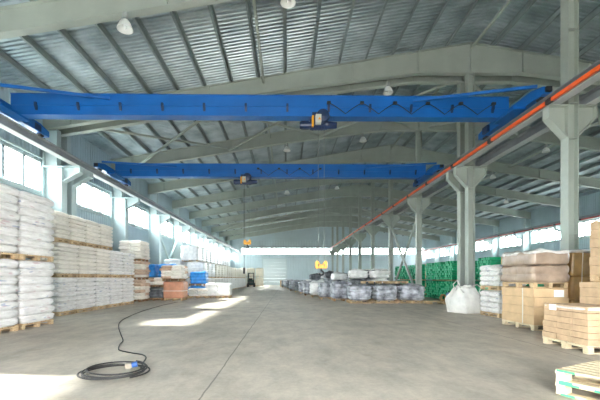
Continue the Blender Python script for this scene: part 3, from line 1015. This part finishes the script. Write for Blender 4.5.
for Y in (23.4, 25.2, 27.6, 30.2, 33., 36.5, 40.5, 45.):
    x0 = edge[0][0] + (Y - 21.9) / 30 * -3.4 + 1.9
    for q in range(4):
        X = x0 + q * 1.5
        if X > 7.5 or any(abs(X - bx_) < 1.3 and abs(Y - by_) < 1.3 for bx_, by_ in TAKEN):
            continue
        m = random.choice(('film_grey', 'film_dark', 'film_grey', 'film_white'))
        h = random.choice((.85, 1.0, 1.15))
        pallet((X, Y), 1.2, 1.1, 0, 'pallet under a wrapped load in the middle of the storage block, %s' % ORD[k % 17], group='storage block pallets', m='wood_dark')
        o = lump('wrapped_load', 1.2, 1.1, h, m, (X, Y, PH), 'wrapped sack load in the storage block behind the front line', 'wrapped load', 'wrapped loads inside the storage block', layers=4, amp=.06, seed=120 + k, sag=.15, r=.16, res=(10, 10, 16))
        k += 1
        if Y > 24 and random.random() < .45:
            lump('wrapped_load', 1.2, 1.1, .6, random.choice(('film_grey', 'film_white', 'film_dark')), (X, Y, PH + h + .02), 'smaller wrapped load set on another inside the storage block', 'wrapped load', 'second layer of the storage block', layers=3, amp=.06, seed=160 + k, sag=.15, r=.16, res=(10, 10, 12))
for o in [o for o in bpy.data.objects if o.get('group') == 'storage block pallets']:
    o['label'] = 'weathered pallet under a wrapped load inside the storage block'
# flat wooden crates lying on the second line
for k, (px, Y) in enumerate(((371, 21.9), (386, 21.9), (397, 22.0))):
    X = at(px, Y)
    pallet((X, Y), 1.0, 1.0, 0, 'pallet under the low load behind the front line, %s in line' % ORD[k], m='wood')
    lump('wrapped_load', 1.0, 1.0, .85, 'film_dark', (X, Y, PH), 'low dark load topped with boards behind the front line, %s in line' % ORD[k], 'wrapped load', 'low loads topped with boards', layers=3, amp=.03, seed=200 + k)
    pallet((X, Y), 1.05, 1.0, .99 + .03, 'empty tan pallet on top of a low load behind the front line, %s in line' % ORD[k], m='wood')
# white loads two high beyond
for k, (px, Y) in enumerate(((365, 31.), (381, 30.))):
    X = at(px, Y)
    lump('wrapped_load', 1.25, 1.2, .7, 'film_white', (X + .1, Y + .8, PH + 1.25), 'white sack pile raised above the storage block, %s from the gate' % ORD[k], 'wrapped load', 'raised white piles', layers=3, amp=.05, seed=210 + k)
    lump('wrapped_load', 1.25, 1.2, 1.25, 'film_grey', (X + .1, Y + .8, PH), 'grey load carrying the %s raised white pile' % ORD[k], 'wrapped load', 'loads under the raised white piles', layers=4, amp=.05, seed=214 + k)
    pallet((X + .1, Y + .8), 1.1, 1.1, 0, 'pallet under the %s raised white pile' % ORD[k], m='wood_dark')

# --- green pipe bundles: pipes run across the side bay, ends towards the hall
PD = .15
pipe_me = MB()
pipe_me.cyl((0, 0, 0), (6, 0, 0), PD / 2, seg=10)
pm = pipe_me.mesh('pipe', [M['green_pipe'], M['green_end']])
for p in pm.polygons:
    if len(p.vertices) > 4:
        p.material_index = 1


def pipe_bundle(c, z, label, nw, nh, L_=6., group='green pipe bundles'):
    o = E('pipe_bundle', (c[0], c[1], z), label, 'pipe bundle', group)
    for r_ in range(nh):
        for q in range(nw - (r_ % 2)):
            put('pipe', pm, o, (random.uniform(-.08, .08), (q - (nw - 1) / 2 + .5 * (r_ % 2)) * PD, PD / 2 + r_ * PD * .88), 0., (L_ / 6, 1, 1))
    hh = PD + (nh - 1) * PD * .88
    w2 = nw * PD / 2 + .02
    for x in (.5, L_ - .5):
        MB().span(x - .04, x + .04, -w2, w2, -.08, 0).build('bearer', M['wood'], o)
        for s in (-1, 1):
            MB().span(x - .03, x + .03, s * w2 - .03, s * w2 + .03, -.08, hh).build('stake', M['wood'], o)
    return o


k = 0
for Y in (17.4, 21.2, 22.65, 24.1, 26.6, 28.1, 29.6, 31.1):
    for tier, z in (('lower', .08), ('upper', 1.25)):
        pipe_bundle((9.35, Y), z, '%s bundle of long green pipes beyond the middle row, %s from the camera' % (tier, ORD[k]), 8, 8 if tier == 'lower' else 8)
    k += 1

# --- bulk bag by the middle row
bx, by = 7.08, 14.4
bag = E('bulk_bag', (bx, by, 0), 'slumped white woven bulk bag on the floor by the twin columns', 'bulk bag', None, .35)


def bagf(u, v, w):
    tt = (w + 1) / 2
    r = 1 - .12 * tt - .38 * max(0, tt - .55) ** 1.3 / .45 ** 1.3
    b = .1 * math.sin(PI * min(1, tt * 1.25))
    m_ = max(abs(u), abs(v), 1e-6)
    l2 = math.hypot(u, v) / m_
    rd = 1 / (1 + .35 * (l2 - 1))
    x, y_ = u * rd * (.58 * r + b), v * rd * (.52 * r + b)
    z = tt * 1.02
    if w > .95:
        z += .12 * noise.noise(Vector((u * 2, v * 2, 3))) - .05 * (u * u + v * v)
    n = noise.noise_vector(Vector((x * 2.5, y_ * 2.5, z * 2.2)) + Vector((3, 8, 1))) * .07
    fold = .02 * math.sin(14 * math.atan2(v, u + 1e-5)) * tt ** 2
    return Vector((x * (1 + fold) + n.x - .12 * tt, y_ * (1 + fold) + n.y, max(0, z + (n.z if w > -.9 else 0))))


MB().gridbox(22, 22, 22, bagf).build('body', M['bulkbag'], bag, smooth=True)
for pts in ([(-.5, -.35, .78), (-.66, -.36, .92), (-.76, -.3, 1.02), (-.72, -.2, 1.06), (-.58, -.1, .98), (-.46, .1, .82)],
            [(.3, -.3, .8), (.34, -.36, .98), (.2, -.3, 1.1), (.02, -.3, 1.05), (-.06, -.3, .9)],
            [(-.3, .3, .85), (-.34, .36, 1.1), (-.2, .3, 1.26), (-.1, .28, 1.1), (-.06, .25, .9)]):
    t = MB()
    for a, b in zip(pts, pts[1:]):
        t.bar(a, b, .07, .02)
    t.build('lifting_loop', M['bulkbag'], bag)

# small pallet with a rope coil and a canister by the pipes
X, Y = 8.35, 19.2
pallet((X - .25, Y), 1.5, .9, 0, 'small pallet by the green pipes holding a rope coil and canister', m='wood')
rc = MB()
for k in range(6):
    rr = .13 + .02 * (k % 3)
    rc.tube([(rr * math.cos(a * PI / 12), .02 * (k - 3), .16 + rr * math.sin(a * PI / 12)) for a in range(24)], .022, 6, True)
tag(rc.build('rope_coil', M['jute'], None, (X - .2, Y - .1, PH + .02), .3, True), 'tan rope coil standing on the small pallet by the green pipes', 'rope')
cn = E('canister', (X + .15, Y, PH), 'blue-grey canister on the small pallet by the green pipes', 'canister')
MB().lathe([(.13, 0), (.15, .02), (.15, .38), (.12, .44), (.05, .46)], seg=20).build('body', M['drum'], cn, smooth=True)
MB().cyl((0, 0, .46), (0, 0, .51), .04).build('cap', M['black'], cn)

# --- white sack stack behind the big cartons
pallet((7.65, 13.0), .95, 1.2, 0, 'pallet under the lower white printed sack load beside the bulk bag', m='wood')
sack_load((7.65, 13.0), .98, 1.2, PH, .74, 4, 'lower white printed sack load beside the bulk bag', 'sack load', 'white loads by the bulk bag', SACKS, 2, 2)
pallet((7.65, 13.0), .95, 1.2, .93, 'pallet between the two white sack loads beside the bulk bag', m='wood')
sack_load((7.65, 13.0), .98, 1.2, .93 + PH, .72, 4, 'upper white sack load beside the bulk bag', 'sack load', 'white loads by the bulk bag', SACKS, 2, 2)

# --- cardboard stacks
# A: pale carton block with a brown wrapped stack on top
ax, ay = 6.3 + .46, 10.06
pallet((ax, ay), .9, 1.4, 0, 'pallet under the pale carton block beside the bulk bag', detail=True, m='wood_new')
A = carton_stack('carton_block', (ax, ay), .88, 1.4, PH, [.24, .23, .24, .23], 'card_pale', 'pale cardboard block on a pallet, under the brown wrapped stack', 'carton', 1)
for yq in (-.25,):
    t = MB().span(-.452, -.446, yq - .02, yq + .02, 0, .945).span(-.45, .45, yq - .02, yq + .02, .942, .946)
    t.build('strap', M['strap'], A)
MB().span(.05, .3, -.725, -.712, .72, .9).build('paper_label', M['paper'], A)
pallet((ax, ay), .9, 1.36, 1.09, 'pallet between the pale carton block and the brown wrapped stack', detail=True, m='wood')
W = E('wrapped_carton_stack', (ax, ay, 1.09 + PH), 'brown film-wrapped carton stack with crumpled top, on the pale carton block', 'carton stack')
lump('carton_layer', .9, 1.38, .46, 'card_dark', (0, 0, 0), layers=2, amp=.03, seed=31, parent=W, sag=0, r=.04)
lump('carton_layer', .91, 1.4, .36, 'card_dark', (0, 0, .45), layers=1, amp=.022, seed=32, parent=W, sag=.02, r=.05)
lump('film_cover', .93, 1.43, .12, 'film_clear', (0, 0, .72), layers=0, amp=.035, seed=33, parent=W, sag=.05, r=.07, res=(18, 24, 4))
# B: ochre wrapped stack behind, by the closest middle column
pallet((7.98, 9.94), 1.05, .7, 0, 'pallet under the ochre wrapped stack by the closest middle column', m='wood')
B = E('wrapped_carton_stack', (7.98, 9.94, PH), 'ochre wrapped carton stack in front of the closest middle column', 'carton stack')
for q in range(3):
    lump('carton_layer', 1.05, .7, .62, 'card_ochre', (0, 0, q * .63), layers=1, amp=.015, seed=41 + q, parent=B, sag=0, r=.04)
lump('film_cover', 1.07, .72, .1, 'film_clear', (0, 0, 1.87), layers=0, amp=.02, seed=45, parent=B, sag=.03, r=.05, res=(16, 12, 4))
MB().bar((-.25, -.372, 1.9), (-.33, -.372, 0), .02, .012).build('strap', M['strap'], B)
# C: tall stack at the frame edge, two loads high
pallet((7.1, 7.6), 1.0, 1.3, 0, 'pallet under the lower carton load at the frame edge', detail=True, m='wood')
carton_stack('carton_stack', (7.1, 7.6), 1.0, 1.34, PH, [.2, .2, .2, .2, .2, .12], 'card', 'lower carton load of the tall stack behind the low carton stack', 'carton', 2)
pallet((7.1, 7.4), 1.0, 1.2, 1.28, 'pallet under the upper carton load of the tall stack', detail=True, m='wood')
carton_stack('carton_stack', (7.1, 7.4), 1.0, 1.14, 1.28 + PH, [.19] * 6, 'card', 'upper carton load of the tall stack behind the low carton stack', 'carton', 1, splay=.03)
# D: low stack of flat carton bundles near the camera
dx, dy = 5.32 + .42, 7.05
pallet((dx, dy), .84, 1.16, 0, 'pallet under the low stack of flat carton bundles', detail=True, m='wood_new')
D = carton_stack('carton_stack', (dx, dy), .8, 1.1, PH, [.115] * 6, 'card', 'low stack of flat brown carton bundles with milky film on top', 'carton', 3, splay=.06)
lump('film_cover', .82, 1.13, .065, 'film_clear', (0, 0, .615), layers=0, amp=.012, seed=50, parent=D, sag=.02, r=.03, res=(14, 18, 4))
MB().span(-.424, -.412, .2, .38, .57, .68).build('paper_label', M['paper'], D)

# --- the two empty pallets near the camera
for k, z in enumerate((0, .146)):
    rz = math.radians(29 - 1.5 * k)
    ca, sa = math.cos(rz), math.sin(rz)
    u, v = .5, -.62
    p = pallet((3.13 + u * ca - v * sa, 4.28 + u * sa + v * ca), 1.0, 1.24, z, ('lower', 'upper')[k] + ' empty pallet with green-marked board ends at the picture corner', m='wood_new', rz=rz, detail=True, group='empty pallet pair', boards_along='y')
    for v0, v1, zz in (((.42, .6, .133), (.44, .58, .011)), ((.38, .58, .133), (.12, .24, .133), (.42, .56, .011), (.2, .3, .011)))[1 - k]:
        MB().span(-.506, -.5, v0, v1, zz - .012, zz + .012).build('paint_mark', M['green_paint'], p)

# ------------------------------------------------------------------ forklift far down the aisle
fk = E('forklift', (at(251, 55), 55., 0), 'dark green forklift truck parked far down the aisle by the cream loads', 'forklift', None, .15)
t = MB(); t.prism([(-.5, .25), (1.0, .25), (1.1, .55), (1.05, 1.05), (.6, 1.1), (.3, .75), (-.5, .65)], 'x', -.5, .5)
t.build('body', M['truck'], fk)
MB().span(-.42, .42, .95, 1.2, .35, 1.0).build('counterweight', M['truck'], fk)
for s in (-1, 1):
    for y_, r_ in ((-.35, .3), (.75, .25)):
        MB().cyl((s * .38, y_, r_), (s * .6, y_, r_), r_, seg=18).build('wheel', M['black'], fk)
    MB().span(s * .36 - .05, s * .36 + .05, -.72, -.6, .05, 2.05).build('mast_rail', M['black'], fk)
    MB().span(s * .25 - .05, s * .25 + .05, -1.75, -.75, .06, .11).build('fork', M['black'], fk)
    MB().bar((s * .45, -.45, .65), (s * .42, -.15, 2.1), .06, .06).build('guard_post', M['truck'], fk)
    MB().bar((s * .45, .85, 1.05), (s * .42, .65, 2.1), .06, .06).build('guard_post', M['truck'], fk)
t = MB().span(-.36, .36, -.7, -.62, 2.0, 2.08).span(-.36, .36, -.74, -.66, .3, .4).span(-.36, .36, -.74, -.66, .6, .7)
t.build('carriage', M['black'], fk)
t = MB()
for k in range(6):
    t.span(-.45, .45, -.18 + k * .16, -.12 + k * .16, 2.08, 2.13)
t.build('overhead_guard', M['truck'], fk)
t = MB().span(-.25, .25, .1, .5, .75, .85).span(-.25, .25, .5, .6, .8, 1.3)
t.build('seat', M['black'], fk)

# ------------------------------------------------------------------ cable on the floor
cb = E('power_cable', (0, 0, 0), 'black power cable coiled on the floor and trailing to the sack stacks', 'cable')
cx, cy = floor_at(114.5, 374)
pts = []
N_ = 150
for k in range(N_ + 1):
    a_ = -.6 + 2 * PI * 4.3 * k / N_
    rr = .36 + .045 * math.sin(k * .13) + .03 * math.sin(k * .37)
    pts.append((cx + rr * 1.08 * math.cos(a_) + .03 * math.sin(k * .05), cy + rr * math.sin(a_) * 1.2, .015 + .022 * (k * 4.3 / N_) * .8))
MB().tube(pts, .0115, 7).build('coil', M['cable'], cb, smooth=True)
track = [(141, 369), (143, 364), (146, 358.5), (142, 355.5), (132, 353.8), (121, 351.5), (118.5, 349.5), (120, 345), (123, 341), (120.5, 334), (118.5, 327), (121, 321.5), (130, 316.5), (141, 312), (152, 308.5), (165, 305), (178, 302.3)]
ctrl = [Vector((*floor_at(a, b), .016)) for a, b in track]
pts = []
for i in range(len(ctrl) - 1):
    p0, p1, p2, p3 = ctrl[max(0, i - 1)], ctrl[i], ctrl[i + 1], ctrl[min(len(ctrl) - 1, i + 2)]
    for s in range(8):
        t_ = s / 8
        pts.append(.5 * ((2 * p1) + (p2 - p0) * t_ + (2 * p0 - 5 * p1 + 4 * p2 - p3) * t_ ** 2 + (3 * p1 - p0 - 3 * p2 + p3) * t_ ** 3))
pts.append(ctrl[-1])
MB().tube(pts, .0115, 7).build('trailing_length', M['cable'], cb, smooth=True)
px_, py_ = floor_at(130, 375)
pl = MB().span(-.07, .02, -.04, .04, 0, .075)
bmesh.ops.bevel(pl.bm, geom=list(pl.bm.edges), offset=.012, segments=2, affect='EDGES')
pg = pl.build('socket_housing', M['plug_grey'], cb, (px_ - .02, py_ + .06, .08), .3)
MB().cyl((.02, 0, .042), (.09, 0, .055), .038, .042, 18).build('blue_plug', M['plug_blue'], pg)

# ------------------------------------------------------------------ light
w = bpy.data.worlds.new('overcast_sky'); scene.world = w; w.use_nodes = True
nt = w.node_tree
bg = nt.nodes['Background']
tcw = nt.nodes.new('ShaderNodeTexCoord')
spw = nt.nodes.new('ShaderNodeSeparateXYZ')
rw = nt.nodes.new('ShaderNodeValToRGB')
mw = nt.nodes.new('ShaderNodeMapRange')
mw.inputs['From Min'].default_value = -1
nt.links.new(tcw.outputs['Generated'], spw.inputs[0])
nt.links.new(spw.outputs['Z'], mw.inputs['Value'])
nt.links.new(mw.outputs['Result'], rw.inputs['Fac'])
rw.color_ramp.elements[0].position = .47; rw.color_ramp.elements[0].color = (.34, .33, .31, 1)
rw.color_ramp.elements[1].position = .505; rw.color_ramp.elements[1].color = (.97, .99, 1., 1)
nt.links.new(rw.outputs['Color'], bg.inputs['Color'])
bg.inputs['Strength'].default_value = 14.
sd = bpy.data.lights.new('sun', 'SUN'); sd.energy = 10.; sd.angle = math.radians(2.5); sd.color = (1, .95, .88)
so = bpy.data.objects.new('sun', sd); COL.objects.link(so)
so.rotation_euler = Vector((1, -.13, -.79)).to_track_quat('-Z', 'Y').to_euler()

# ------------------------------------------------------------------ camera: level, with vertical lens shift
cd = bpy.data.cameras.new('camera')
cd.sensor_width = 36.; cd.sensor_fit = 'HORIZONTAL'
cd.lens = F / 600 * 36
cd.shift_x = (300 - VX) / 600
cd.shift_y = (VY - 200) / 600
cd.clip_end = 300
co = bpy.data.objects.new('camera', cd); COL.objects.link(co)
co.location = (0, 0, CH); co.rotation_euler = (PI / 2, 0, 0)
scene.camera = co

scene.view_settings.view_transform = 'Standard'
scene.view_settings.look = 'None'
scene.view_settings.gamma = 1.
scene.view_settings.exposure = 1.56
scene.cycles.max_bounces = 12
scene.cycles.diffuse_bounces = 8
scene.cycles.use_denoising = True
